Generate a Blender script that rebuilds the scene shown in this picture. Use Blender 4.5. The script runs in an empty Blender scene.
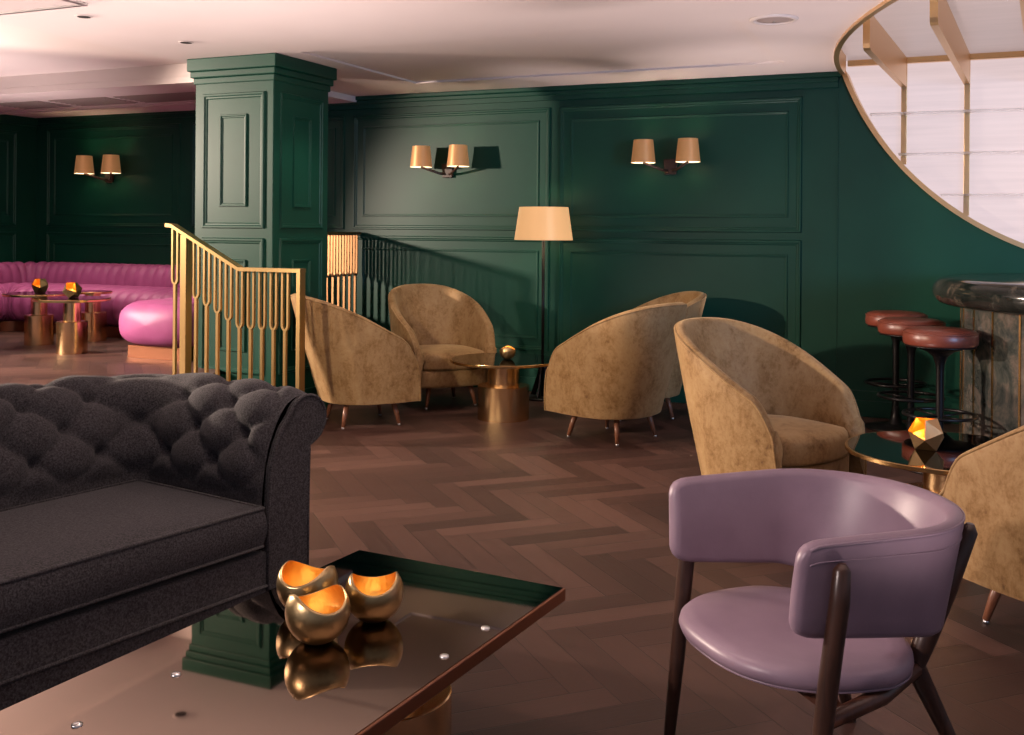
import bpy, bmesh, math, random
from mathutils import Vector, Matrix
from mathutils.geometry import tessellate_polygon
random.seed(4)
PI = math.pi
sc = bpy.context.scene
COL = sc.collection
sin, cos = math.sin, math.cos

# ---------------------------------------------------------------- materials
class NT:
    def __init__(s, name):
        s.mat = bpy.data.materials.new(name); s.mat.use_nodes = True
        s.t = s.mat.node_tree; s.t.nodes.clear()
        s.out = s.n('ShaderNodeOutputMaterial')
        s.b = s.n('ShaderNodeBsdfPrincipled')
        s.t.links.new(s.b.outputs[0], s.out.inputs[0])
    def n(s, k): return s.t.nodes.new(k)
    def put(s, sock, v):
        if isinstance(v, bpy.types.NodeSocket): s.t.links.new(v, sock)
        else: sock.default_value = v
    def m(s, op, a, b=0.0, c=None):
        x = s.n('ShaderNodeMath'); x.operation = op
        s.put(x.inputs[0], a); s.put(x.inputs[1], b)
        if c is not None: s.put(x.inputs[2], c)
        return x.outputs[0]
    def obj(s, scale=(1, 1, 1), rotz=0):
        tc = s.n('ShaderNodeTexCoord'); mp = s.n('ShaderNodeMapping')
        mp.inputs['Scale'].default_value = scale; mp.inputs['Rotation'].default_value = (0, 0, rotz)
        s.t.links.new(tc.outputs['Object'], mp.inputs[0]); return mp.outputs[0]
    def noise(s, vec, scale, detail=3, rough=.5, dist=0):
        x = s.n('ShaderNodeTexNoise'); s.put(x.inputs['Vector'], vec)
        x.inputs['Scale'].default_value = scale; x.inputs['Detail'].default_value = detail
        x.inputs['Roughness'].default_value = rough; x.inputs['Distortion'].default_value = dist
        return x.outputs['Fac']
    def ramp(s, f, stops):
        x = s.n('ShaderNodeValToRGB'); e = x.color_ramp.elements
        while len(e) < len(stops): e.new(.5)
        for i, (p, c) in enumerate(stops): e[i].position = p; e[i].color = (*c, 1)
        s.put(x.inputs[0], f); return x.outputs[0]
    def mix(s, f, a, b, typ='MIX'):
        x = s.n('ShaderNodeMix'); x.data_type = 'RGBA'; x.blend_type = typ
        s.put(x.inputs[0], f)
        for i, v in ((6, a), (7, b)): s.put(x.inputs[i], v if isinstance(v, bpy.types.NodeSocket) else (*v, 1))
        return x.outputs[2]
    def bump(s, h, strength=.2, dist=.01):
        x = s.n('ShaderNodeBump'); x.inputs['Strength'].default_value = strength
        x.inputs['Distance'].default_value = dist
        s.put(x.inputs['Height'], h); s.t.links.new(x.outputs[0], s.b.inputs['Normal'])
    def set(s, **k):
        names = dict(base='Base Color', rough='Roughness', metal='Metallic', spec='Specular IOR Level', coat='Coat Weight',
                     coatr='Coat Roughness', sheen='Sheen Weight', sheenr='Sheen Roughness', sheent='Sheen Tint',
                     emit='Emission Color', emits='Emission Strength', trans='Transmission Weight', aniso='Anisotropic', ior='IOR')
        for a, v in k.items():
            if isinstance(v, tuple) and len(v) == 3: v = (*v, 1)
            s.put(s.b.inputs[names[a]], v)
        return s

def plain(name, base, rough, **k): return NT(name).set(base=base, rough=rough, **k).mat

M = {}
def paint():
    t = NT('green_paint'); v = t.obj()
    n = t.noise(v, 3, 4)
    t.set(base=t.ramp(n, [(.3, (.0025, .046, .029)), (.7, (.0035, .054, .034))]), rough=.42, spec=.32)
    t.bump(t.noise(v, 140, 2), .04, .002)
    return t.mat
M['paint'] = paint()

def plaster():
    t = NT('ceiling_plaster'); v = t.obj()
    t.set(base=t.ramp(t.noise(v, 1.2, 3), [(.3, (.70, .62, .60)), (.7, (.74, .66, .64))]), rough=.7)
    t.bump(t.noise(v, 60, 3), .03, .003)
    return t.mat
M['plaster'] = plaster()

def herringbone():
    t = NT('herringbone_oak')
    W, N = .115, 5
    v = t.obj((1 / W, 1 / W, 1), PI / 4)
    sx = t.n('ShaderNodeSeparateXYZ'); t.t.links.new(v, sx.inputs[0])
    u, w = sx.outputs[0], sx.outputs[1]
    i, j = t.m('FLOOR', u), t.m('FLOOR', w)
    fu, fw = t.m('SUBTRACT', u, i), t.m('SUBTRACT', w, j)
    d = t.m('SUBTRACT', i, j)
    mm = t.m('FLOORED_MODULO', d, 2 * N)
    hz = t.m('LESS_THAN', mm, N - .5)
    k2 = t.m('SUBTRACT', 2 * N - 1, mm)
    def sel(a, b): return t.m('ADD', t.m('MULTIPLY', hz, a), t.m('MULTIPLY', t.m('SUBTRACT', 1.0, hz), b))
    along = sel(t.m('ADD', mm, fu), t.m('ADD', k2, fw))
    across = sel(fw, fu)
    idx = sel(t.m('SUBTRACT', i, mm), t.m('ADD', i, 500.5))
    idy = sel(j, t.m('SUBTRACT', j, k2))
    cx = t.n('ShaderNodeCombineXYZ'); t.put(cx.inputs[0], idx); t.put(cx.inputs[1], idy)
    wn = t.n('ShaderNodeTexWhiteNoise'); wn.noise_dimensions = '2D'; t.t.links.new(cx.outputs[0], wn.inputs['Vector'])
    rnd = wn.outputs['Value']
    g = t.n('ShaderNodeCombineXYZ')
    t.put(g.inputs[0], t.m('ADD', t.m('MULTIPLY', along, .35), t.m('MULTIPLY', rnd, 37)))
    t.put(g.inputs[1], t.m('ADD', t.m('MULTIPLY', across, 3.4), t.m('MULTIPLY', rnd, 91)))
    grain = t.noise(g.outputs[0], 2.6, 6, .65, 1.2)
    tone = t.m('ADD', t.m('MULTIPLY', rnd, .5), t.m('MULTIPLY', grain, .62))
    c = t.ramp(tone, [(.18, (.026, .012, .0095)), (.5, (.062, .029, .0225)), (.95, (.115, .058, .045))])
    edge = t.m('MINIMUM', t.m('MINIMUM', across, t.m('SUBTRACT', 1.0, across)),
               t.m('MINIMUM', along, t.m('SUBTRACT', float(N), along)))
    gap = t.m('SMOOTH_MIN', 1.0, t.m('DIVIDE', edge, .022), .3)
    c = t.mix(t.m('SUBTRACT', 1.0, gap), c, (.008, .005, .004))
    t.set(base=c, rough=t.m('ADD', .36, t.m('MULTIPLY', grain, .2)), spec=.45)
    h = t.m('ADD', t.m('MULTIPLY', gap, .6), t.m('MULTIPLY', grain, .35))
    t.bump(h, .35, .004)
    return t.mat
M['floor'] = herringbone()

def velvet():
    t = NT('gold_velvet'); v = t.obj()
    big = t.noise(t.obj((1, 1, .7)), 8, 6, .75, .3)
    fine = t.noise(v, 46, 3, .7, .3)
    f = t.m('ADD', t.m('MULTIPLY', big, .8), t.m('MULTIPLY', fine, .28))
    c = t.ramp(f, [(.36, (.13, .068, .024)), (.46, (.25, .142, .056)), (.56, (.33, .205, .092)), (.72, (.39, .258, .125))])
    t.set(base=c, rough=.62, spec=.25, sheen=.35, sheenr=.4, sheent=(1.0, .78, .45))
    t.bump(fine, .10, .004)
    return t.mat
M['velvet'] = velvet()

def wool():
    t = NT('charcoal_wool'); v = t.obj()
    n = t.noise(v, 170, 3, .75); b = t.noise(v, 4, 3)
    t.set(base=t.mix(.35, t.ramp(n, [(.38, (.012, .0115, .0125)), (.62, (.105, .098, .110))]), t.ramp(b, [(.3, (.028, .0255, .0275)), (.7, (.044, .040, .043))])),
          rough=.9, spec=.2, sheen=.12, sheenr=.5)
    t.bump(n, .5, .004)
    return t.mat
M['wool'] = wool()

def leather(name, a, b, rough=.38, bs=.12, **k):
    t = NT(name); v = t.obj()
    t.set(base=t.ramp(t.noise(v, 6, 4), [(.3, a), (.7, b)]), rough=rough, **k)
    t.bump(t.noise(v, 220, 3), bs, .002)
    return t.mat
M['lilac'] = leather('lilac_leather', (.205, .142, .19), (.255, .182, .235), .40)
M['pink'] = leather('pink_leather', (.31, .064, .195), (.38, .088, .245), .52)
M['tan'] = leather('oxblood_leather', (.13, .030, .018), (.20, .050, .030), .34)

def metal(name, base, rough, aniso=0, bump=0):
    t = NT(name); v = t.obj((1, 1, 1))
    t.set(base=base, metal=1.0, rough=rough, aniso=aniso)
    if bump: t.bump(t.noise(v, 40, 3, .6), bump, .004)
    return t.mat
M['brass'] = metal('polished_brass', (.68, .44, .19), .2)
M['brushed'] = metal('brushed_brass', (.80, .53, .27), .22, .4)
M['rail'] = metal('rail_brass', (.62, .42, .18), .36)
M['railred'] = metal('reddish_brass', (.34, .19, .09), .5)
M['bronze'] = metal('aged_bronze', (.50, .36, .18), .32, 0, .25)
M['leaf'] = metal('gold_leaf', (.95, .58, .17), .38, 0, .5)
M['iron'] = plain('black_iron', (.012, .010, .011), .35, metal=.6)
M['rimgold'] = metal('satin_gold_trim', (.78, .52, .27), .38)
M['mirror'] = plain('bronze_mirror', (.27, .20, .155), .025, metal=1.0)
M['smoked'] = plain('smoked_mirror', (.10, .095, .09), .03, metal=1.0)
M['copper'] = metal('copper_edge', (.40, .19, .11), .32)
M['darkcopper'] = metal('dark_copper_plinth', (.24, .10, .055), .4)
M['dark'] = plain('dark_recess', (.01, .008, .008), .8)
M['steel'] = plain('steel_glide', (.7, .7, .7), .3, metal=1.0)
M['whiteplastic'] = plain('white_plastic', (.62, .55, .53), .5)
M['vent'] = plain('vent_slot', (.36, .29, .27), .6)

def wood(name, a, b, rough=.35):
    t = NT(name); v = t.obj((9, 9, 1.2))
    t.set(base=t.ramp(t.noise(v, 5, 5, .6, .8), [(.3, a), (.7, b)]), rough=rough)
    return t.mat
M['legwood'] = wood('reddish_leg_wood', (.14, .050, .025), (.26, .105, .055))
M['walnut'] = wood('dark_walnut', (.022, .010, .007), (.060, .026, .016), .33)
M['redwood'] = wood('reddish_walnut', (.06, .022, .013), (.10, .04, .024), .33)

def marble():
    t = NT('green_marble'); v = t.obj((1, 1, .8))
    a = t.noise(v, 3.2, 8, .7, 1.6); b = t.noise(v, 14, 5, .7, .8)
    f = t.m('ADD', t.m('MULTIPLY', a, .7), t.m('MULTIPLY', b, .35))
    t.set(base=t.ramp(f, [(.38, (.020, .026, .025)), (.50, (.060, .066, .060)), (.58, (.12, .10, .085)), (.70, (.17, .16, .14))]), rough=.14)
    return t.mat
M['marble'] = marble()
def marble_dark():
    t = NT('dark_green_marble'); v = t.obj()
    a = t.noise(v, 2.2, 8, .66, 2.2)
    t.set(base=t.ramp(a, [(.40, (.008, .011, .010)), (.55, (.022, .024, .021)), (.63, (.085, .07, .055)), (.68, (.02, .022, .02))]), rough=.09)
    return t.mat
M['marble_dark'] = marble_dark()

def shade(name, c, e, strength):
    t = NT(name); v = t.obj((1, 1, 40))
    t.set(base=c, rough=.4, metal=.35, emit=e, emits=strength)
    return t.mat
M['shade'] = shade('gold_foil_shade', (.56, .29, .12), (1.0, .48, .18), .16)
M['bigshade'] = shade('champagne_foil_shade', (.64, .36, .16), (1.0, .54, .23), .66)
M['shadein'] = plain('shade_lining', (.85, .75, .6), .6, emit=(1.0, .8, .5), emits=1.6)

def glowpanel(name, col, strength, sc_=(1.2, 1, 26)):
    t = NT(name); v = t.obj(sc_)
    n = t.noise(v, 1.0, 4, .6, .3)
    c = t.ramp(n, [(.3, tuple(x * .88 for x in col)), (.7, col)])
    t.set(base=(.22, .20, .20), rough=.42, spec=.3, emit=c, emits=strength)
    return t.mat
M['onyx'] = glowpanel('backlit_panel', (1.0, .79, .80), .74)
M['canopy'] = glowpanel('canopy_panel', (1.0, .76, .74), .36, (2, 14, 1))
M['glass'] = plain('shelf_glass', (1, 1, 1), .45, trans=.97, ior=1.2)
M['flame'] = plain('candle_glow', (1, .6, .2), .5, emit=(1.0, .46, .08), emits=3)
M['wax'] = plain('candle_wax', (.9, .7, .4), .5, emit=(1.0, .5, .12), emits=.35)
M['bulb'] = plain('lamp_bulb', (1, .9, .7), .5, emit=(1.0, .75, .45), emits=8)

# ---------------------------------------------------------------- mesh helpers
class MB:
    def __init__(s): s.v = []; s.f = []; s.sm = []
    def add(s, vs, fs, smooth=True):
        o = len(s.v); s.v += [tuple(p) for p in vs]
        for f in fs: s.f.append([o + i for i in f]); s.sm.append(smooth)
        return s
    def grid(s, rows, closed_u=False, closed_v=False, smooth=True, flip=False):
        nr, nc = len(rows), len(rows[0]); vs = [p for r in rows for p in r]; fs = []
        for a in range(nr if closed_v else nr - 1):
            for b in range(nc if closed_u else nc - 1):
                q = [a * nc + b, a * nc + (b + 1) % nc, ((a + 1) % nr) * nc + (b + 1) % nc, ((a + 1) % nr) * nc + b]
                fs.append(q[::-1] if flip else q)
        return s.add(vs, fs, smooth)
    def box(s, x0, x1, y0, y1, z0, z1, bev=0, mat=None, seg=2):
        bm = bmesh.new(); bmesh.ops.create_cube(bm, size=1)
        for v in bm.verts:
            v.co = Vector(((x0 + x1) / 2 + v.co.x * (x1 - x0), (y0 + y1) / 2 + v.co.y * (y1 - y0), (z0 + z1) / 2 + v.co.z * (z1 - z0)))
        if bev: bmesh.ops.bevel(bm, geom=bm.edges[:], offset=bev, segments=seg, affect='EDGES', profile=.5)
        if mat: bm.transform(mat)
        s.bm(bm, bool(bev) and seg > 2); return s
    def bm(s, bm, smooth):
        bm.verts.index_update()
        s.add([v.co[:] for v in bm.verts], [[v.index for v in f.verts] for f in bm.faces], smooth); bm.free()
    def lathe(s, prof, n=48, cx=0, cy=0, cz=0, smooth=True):
        rows = [[(cx + r * cos(2 * PI * k / n), cy + r * sin(2 * PI * k / n), cz + z) for k in range(n)] for r, z in prof]
        return s.grid(rows, closed_u=True, smooth=smooth)
    def tube(s, pts, r, n=10, caps=True, closed=False):
        pts = [Vector(p) for p in pts]; rs = r if isinstance(r, (list, tuple)) else [r] * len(pts)
        rows = []; up = None
        L = len(pts)
        for i, p in enumerate(pts):
            if closed: t = pts[(i + 1) % L] - pts[i - 1]
            else: t = pts[min(i + 1, L - 1)] - pts[max(i - 1, 0)]
            t.normalize()
            if up is None:
                up = Vector((0, 0, 1)) if abs(t.z) < .9 else Vector((1, 0, 0))
            a = up - t * up.dot(t); a.normalize(); up = a; b = t.cross(a)
            rows.append([tuple(p + (a * cos(2 * PI * k / n) + b * sin(2 * PI * k / n)) * rs[i]) for k in range(n)])
        s.grid(rows, closed_u=True, closed_v=closed)
        if caps and not closed:
            o = len(s.v); s.v += rows[0] + rows[-1]
            s.f.append([o + k for k in range(n)]); s.f.append([o + n + k for k in range(n)][::-1]); s.sm += [False, False]
        return s
    def prism(s, poly, z0, z1, ax='z', bev=0, smooth=False):
        """poly extruded: ax z -> (x,y); ax y -> (x,z) between y=z0..z1; ax x -> (y,z)"""
        bm = bmesh.new()
        def P(a, b, h): return (a, b, h) if ax == 'z' else (a, h, b) if ax == 'y' else (h, a, b)
        lo = [bm.verts.new(P(a, b, z0)) for a, b in poly]; hi = [bm.verts.new(P(a, b, z1)) for a, b in poly]
        bm.faces.new(lo[::-1]); bm.faces.new(hi); n = len(poly)
        for k in range(n): bm.faces.new([lo[k], lo[(k + 1) % n], hi[(k + 1) % n], hi[k]])
        bmesh.ops.recalc_face_normals(bm, faces=bm.faces[:])
        if bev:
            es = [e for e in bm.edges if len(e.link_faces) == 2 and any(len(f.verts) > 4 or n <= 4 for f in e.link_faces)]
            bmesh.ops.bevel(bm, geom=es, offset=bev, segments=3, affect='EDGES', profile=.5)
        s.bm(bm, smooth); return s
    def build(s, name, mat, parent=None, loc=None, recalc=True, auto=None):
        me = bpy.data.meshes.new(name); me.from_pydata(s.v, [], s.f)
        me.polygons.foreach_set('use_smooth', s.sm); me.update()
        if recalc:
            bm = bmesh.new(); bm.from_mesh(me)
            bmesh.ops.remove_doubles(bm, verts=bm.verts, dist=1e-5)
            bmesh.ops.recalc_face_normals(bm, faces=bm.faces); bm.to_mesh(me); bm.free()
        me.materials.append(mat)
        if auto: me.set_sharp_from_angle(angle=math.radians(auto))
        o = bpy.data.objects.new(name, me); COL.objects.link(o)
        if parent: o.parent = parent
        if loc: o.location = loc
        return o

def thing(name, label, cat, loc=(0, 0, 0), rz=0, group=None):
    o = bpy.data.objects.new(name, None); COL.objects.link(o); o.empty_display_size = .1
    o.location = loc; o.rotation_euler = (0, 0, rz); o['label'] = label; o['category'] = cat
    if group: o['group'] = group
    return o
def tag(o, label, cat, group=None):
    o['label'] = label; o['category'] = cat
    if group: o['group'] = group
    return o
def struct(o): o['kind'] = 'structure'; return o
def dup(root, loc, rz, label, group=None):
    r = root.copy(); COL.objects.link(r); r.location = loc; r.rotation_euler = (0, 0, rz); r['label'] = label
    if group: r['group'] = group
    for ch in list(root.children):
        c = ch.copy(); COL.objects.link(c); c.parent = r
        for g in ch.children:
            d = g.copy(); COL.objects.link(d); d.parent = c
    return r
def face(fx, fy): return math.atan2(fx, -fy)     # rotation that turns local -Y towards (fx, fy)
def light(name, kind, loc, energy, col, size=.05, target=None, **k):
    L = bpy.data.lights.new(name, kind); L.energy = energy; L.color = col
    if kind == 'AREA': L.size = size
    else: L.shadow_soft_size = size
    for a, v in k.items(): setattr(L, a, v)
    o = bpy.data.objects.new(name, L); COL.objects.link(o); o.location = loc
    if target is not None:
        o.rotation_euler = (Vector(target) - Vector(loc)).to_track_quat('-Z', 'Y').to_euler()
    return o

# ---------------------------------------------------------------- camera
th = math.radians(23.76); roll = .008
view = Vector((-sin(th), cos(th), 0)); right = Vector((cos(th), sin(th), 0)); up = Vector((0, 0, 1))
r2 = right * cos(roll) + up * sin(roll); u2 = up * cos(roll) - right * sin(roll)
cam = bpy.data.cameras.new('camera'); co = bpy.data.objects.new('camera', cam); COL.objects.link(co)
mw = Matrix.Identity(4)
for i in range(3): mw[i][0] = r2[i]; mw[i][1] = u2[i]; mw[i][2] = -view[i]
mw[2][3] = 1.35
co.matrix_world = mw
cam.sensor_width = 36; cam.lens = 36 * 1040 / 1024; cam.shift_y = -137.5 / 1024
cam.clip_start = .05
sc.camera = co

# ---------------------------------------------------------------- room
CH, WY, LX, RX, NY = 2.54, 8.05, -9.05, 4.2, -3.5
PH = .36                                             # raised platform on the left
f = MB().add([(LX, NY, 0), (RX, NY, 0), (RX, WY + .4, 0), (LX, WY + .4, 0)], [[0, 1, 2, 3]], False)
struct(f.build('floor', M['floor'], recalc=False))
m = MB().prism([(LX, 1.2), (-4.72, 1.2), (-4.70, 5.70), (-5.02, 6.2), (-5.02, WY), (LX, WY)], 0, PH, bev=0)
pf = m.build('floor_platform', M['floor']); struct(pf)
m = MB().box(-4.70, -4.42, 2.6, 5.40, 0, PH / 2, .006)
struct(m.build('platform_step', M['floor']))

def poly_holes(m, outer, holes, z, flip=False):
    lines = [[Vector((x, y, z)) for x, y in outer]] + [[Vector((x, y, z)) for x, y in h] for h in holes]
    vs = [p[:] for l in lines for p in l]
    m.add(vs, [list(t) for t in tessellate_polygon(lines)], False)
def rect(x0, x1, y0, y1): return [(x0, y0), (x1, y0), (x1, y1), (x0, y1)]
# ceiling with the round bite over the bar and two shallow trays
ACX, ACY, AR = 4.84, 7.92, 5.72
a0 = math.atan2(WY - ACY, -math.sqrt(AR ** 2 - (WY - ACY) ** 2))
a1 = math.atan2(-math.sqrt(AR ** 2 - (RX - ACX) ** 2), RX - ACX) % (2 * PI)
a0 %= 2 * PI
arcC = [(ACX + AR * cos(a0 + (a1 - a0) * k / 48), ACY + AR * sin(a0 + (a1 - a0) * k / 48)) for k in range(49)]
outer = [(LX, NY), (RX, NY)] + arcC[::-1] + [(LX, WY)]
trays = [((-9.0, -5.2, 2.4, 6.45), .10), ((-4.15, -1.2, 5.85, 7.45), .014)]
m = MB()
poly_holes(m, outer, [rect(*t) for t, _ in trays], CH)
for (x0, x1, y0, y1), d in trays:
    R_ = rect(x0, x1, y0, y1)
    m.add([(x, y, CH) for x, y in R_] + [(x, y, CH + d) for x, y in R_],
          [[k, (k + 1) % 4, 4 + (k + 1) % 4, 4 + k] for k in range(4)] + [[4, 5, 6, 7]], False)
struct(m.build('ceiling', M['plaster'], recalc=False))
m = MB().box(LX, -5.06, 6.45, WY, 2.488, CH - .001)
m.box(LX, -5.06, 7.40, 7.43, 2.478, 2.488).box(LX, -5.06, 7.52, 7.55, 2.478, 2.488)
struct(m.build('ceiling_soffit', M['plaster']))

# back wall: flat panel with the arc cut out, plus mouldings
WCX, WCZ, WR = 1.15, 3.24, 2.145
hx = math.sqrt(WR ** 2 - (CH - WCZ) ** 2)
b0 = math.atan2(CH - WCZ, -hx) % (2 * PI); b1 = math.atan2(CH - WCZ, hx) % (2 * PI)
arcW = [(WCX + WR * cos(b0 + (b1 - b0) * k / 72), WCZ + WR * sin(b0 + (b1 - b0) * k / 72)) for k in range(73)]
wallpoly = [(LX, 0), (RX, 0), (RX, CH)] + arcW[::-1] + [(LX, CH)]
m = MB()
tl = tessellate_polygon([[Vector((x, 0, z)) for x, z in wallpoly]])
n = len(wallpoly)
m.add([(x, WY, z) for x, z in wallpoly], [list(t) for t in tl], False)
m.add([(x, WY + .12, z) for x, z in wallpoly], [list(t) for t in tl], False)
m.add([(x, WY, z) for x, z in wallpoly] + [(x, WY + .12, z) for x, z in wallpoly], [[k, (k + 1) % n, n + (k + 1) % n, n + k] for k in range(n)], False)
def frame_y(m, x0, x1, z0, z1, y, w=.028, d=.022):
    d *= .6
    """raised picture-frame moulding on a wall facing -Y"""
    prof = [(0, 0), (.15, 1), (.45, 1), (.6, .5), (.85, .45), (1, 0)]
    rows = []
    for a, h in prof:
        i = a * w
        rows.append([(x0 + i, y - h * d, z0 + i), (x1 - i, y - h * d, z0 + i), (x1 - i, y - h * d, z1 - i), (x0 + i, y - h * d, z1 - i)])
    m.grid(rows, closed_u=True, smooth=False)
for x0, x1 in ((-8.9, -7.11), (-6.97, -5.21), (-5.12, -3.2), (-3.12, -1.16)):
    frame_y(m, x0, x1, 1.345, 2.375, WY, .04, .026); frame_y(m, x0 + .10, x1 - .10, 1.46, 2.27, WY, .022, .014)
    frame_y(m, x0, x1, .34, 1.29, WY, .04, .026); frame_y(m, x0 + .10, x1 - .10, .44, 1.18, WY, .022, .014)
for gx in (-.905, .18): m.box(gx - .006, gx + .006, WY - .006, WY + .001, .2, 1.0 if gx > 0 else 2.4)
# cornice and skirting of the back wall (in one mesh with it)
m.box(LX, -.9, WY - .03, WY + .01, 2.43, 2.47).box(LX, -.9, WY - .05, WY + .01, 2.47, 2.505, .006).box(LX, -.88, WY - .07, WY + .01, 2.505, CH - .0008, .006)
struct(m.build('wall_back', M['paint'], recalc=True))
m = MB().box(LX, RX, WY - .02, WY - .0008, .001, .19, .004).box(LX, RX, WY - .03, WY - .0008, .001, .12, .004)
struct(m.build('baseboard_back', M['paint']))
# left wall
m = MB().add([(LX, NY, 0), (LX, WY, 0), (LX, WY, CH), (LX, NY, CH)], [[0, 1, 2, 3]], False)
def frame_x(m, x, y0, y1, z0, z1, w, d, sgn):
    d *= .6
    prof = [(0, 0), (.15, 1), (.45, 1), (.6, .5), (.85, .45), (1, 0)]
    rows = []
    for a, h in prof:
        i = a * w
        rows.append([(x + sgn * h * d, y0 + i, z0 + i), (x + sgn * h * d, y1 - i, z0 + i), (x + sgn * h * d, y1 - i, z1 - i), (x + sgn * h * d, y0 + i, z1 - i)])
    m.grid(rows, closed_u=True, smooth=False)
for y0, y1 in ((6.1, 7.8), (4.2, 6.0), (2.3, 4.1)):
    frame_x(m, LX, y0, y1, 1.345, 2.33, .04, .026, 1); frame_x(m, LX, y0 + .1, y1 - .1, 1.46, 2.23, .022, .014, 1)
    frame_x(m, LX, y0, y1, .5, 1.29, .04, .026, 1)
m.box(LX - .01, LX + .05, NY, WY, 2.40, 2.487, .006)
struct(m.build('wall_left', M['paint']))

# column on the platform edge
CX0, CX1, CY0, CY1 = -5.03, -4.355, 5.84, 6.50
m = MB().box(CX0, CX1, CY0, CY1, .001, CH - .002, .006)
for a, z0, z1 in ((.012, 2.36, 2.405), (.028, 2.405, 2.45), (.045, 2.45, CH - .001)): m.box(CX0 - a, CX1 + a, CY0 - a, CY1 + a, z0, z1, .007)
m.box(CX0 - .02, CX1 + .02, CY0 - .02, CY1 + .02, .001, .2, .005)
for z0, z1, b in ((1.345, 2.29, .15), (.34, 1.28, .15)):
    frame_y(m, CX0 + .07, CX1 - .07, z0, z1, CY0, .04, .024); frame_y(m, CX0 + .07 + b, CX1 - .07 - b, z0 + b, z1 - b, CY0, .026, .02)
    frame_x(m, CX1, CY0 + .07, CY1 - .07, z0, z1, .04, .024, 1); frame_x(m, CX1, CY0 + .07 + b, CY1 - .07 - b, z0 + b, z1 - b, .026, .02, 1)
struct(m.build('column', M['paint']))

# ---------------------------------------------------------------- alcove over the bar
al = thing('display_alcove', 'backlit pink shelving alcove behind a curved gold rim above the bar', 'alcove', (0, 0, 0))
PY, CZ = 8.30, 2.66
m = MB()
pp = [(x, z) for x, z in arcW]
back = [(-1.0, 1.0), (3.4, 1.0), (3.4, CZ), (-1.0, CZ)]
m.add([(x, PY, z) for x, z in back], [[0, 1, 2, 3]], False)
m.build('back_panel', M['onyx'], al, recalc=False)
can = [(x, y) for x, y in arcC] + [(RX, PY), (-.99, PY)]
lines = [[Vector((x, y, 0)) for x, y in can]]
MB().add([(x, y, CZ) for x, y in can], [list(t) for t in tessellate_polygon(lines)], False).build('canopy_panel', M['canopy'], al, recalc=False)
rows = []
for x, z in arcW:                                     # rim on the wall
    dx, dz = (WCX - x) / WR, (WCZ - z) / WR
    rows.append([(x - dx * .004, WY - .025, z - dz * .004), (x + dx * .03, WY - .025, z + dz * .03), (x + dx * .03, PY, z + dz * .03), (x - dx * .004, PY, z - dz * .004)])
m = MB().grid(rows, closed_u=True, smooth=False)
rows = []
for x, y in arcC:                                     # rim on the ceiling
    dx, dy = (ACX - x) / AR, (ACY - y) / AR
    rows.append([(x - dx * .004, y - dy * .004, CH - .02), (x + dx * .03, y + dy * .03, CH - .02), (x + dx * .03, y + dy * .03, CZ + .01), (x - dx * .004, y - dy * .004, CZ + .01)])
m.grid(rows, closed_u=True, smooth=False)
m.build('rim', M['rimgold'], al)
MB().box(-.86, 3.1, PY - .05, PY - .002, CZ - .045, CZ - .002, .004).build('top_rail', M['rimgold'], al)
for k in range(6):
    X = -.455 + .43 * k
    zb = WCZ - math.sqrt(max(.01, (WR - .03) ** 2 - (X - WCX) ** 2))
    MB().box(X - .02, X + .02, PY - .05, PY - .004, zb, CZ - .045, .003).build('mullion', M['rimgold'], al)
    yf = (6.47, 5.81, 5.25, 4.8, 4.4, 4.1)[k]
    poly = [(PY - .05, 2.435), (PY - .05, CZ - .004), (yf, CZ - .004), (yf, 2.47), (yf + .012, 2.445), (yf + .04, 2.435)]
    mb = MB().prism(poly, -.02, .02, 'x'); sh_ = .062
    mb.v = [(X + x + (y - PY) * sh_, y, z) for x, y, z in mb.v]
    mb.build('rib', M['rimgold'], al)
for z in (2.23, 1.63, 1.93):
    xl = WCX - math.sqrt((WR - .035) ** 2 - (WCZ - z) ** 2)
    MB().box(xl + .02, 2.0, PY - .20, PY - .055, z - .005, z + .005).build('shelf', M['glass'], al)

# ---------------------------------------------------------------- ceiling fittings
i = 0
for (x, y, z, lab) in ((-4.59, 4.4, CH, 'small dark recessed downlight beside the ceiling access panel'),
                       (-4.61, 5.26, CH, 'small dark recessed downlight just left of the green column'),
                       (-3.92, 6.12, CH + .03, 'small dark recessed downlight just right of the column top'),
                       (-3.42, 7.26, CH + .03, 'small dark recessed downlight above the left main wall sconce'),
                       (-1.78, 6.05, CH + .03, 'pale recessed downlight left of the round ceiling speaker'),
                       (-1.80, 7.25, CH + .03, 'small recessed downlight above the right wall sconce')):
    t = thing('downlight', lab, 'ceiling light', (x, y, z), 0, 'recessed ceiling downlights')
    MB().lathe([(.028, -.001), (.03, -.006), (.045, -.006), (.05, -.001)], 24).build('trim_ring', M['whiteplastic'], t)
    MB().lathe([(0, -.007), (.036, -.007)], 24).build('lamp_recess', M['dark'], t)
t = thing('ceiling_speaker', 'round white ceiling speaker near the gold rim', 'speaker', (-1.01, 5.9, CH))
MB().lathe([(.10, -.002), (.105, -.012), (.125, -.012), (.135, -.001)], 40).build('bezel', M['whiteplastic'], t)
MB().lathe([(0, -.014), (.05, -.012), (.094, -.006)], 40).build('grille', M['vent'], t)
MB().lathe([(0, -.02), (.006, -.018), (.008, -.013)], 12).build('status_light', M['steel'], t)
t = thing('access_panel', 'flat white access panel with thin metal frame in the ceiling corner', 'ceiling panel', (-4.75, 3.86, CH))
m = MB()
for a in ((-.44, .44, -.30, -.275), (-.44, .44, .275, .30), (-.44, -.415, -.275, .275), (.415, .44, -.275, .275)): m.box(*a, -.014, -.001, .003)
m.build('frame', M['steel'], t)
MB().box(-.41, .41, -.27, .27, -.008, -.001, .002).build('panel', M['whiteplastic'], t)
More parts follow.
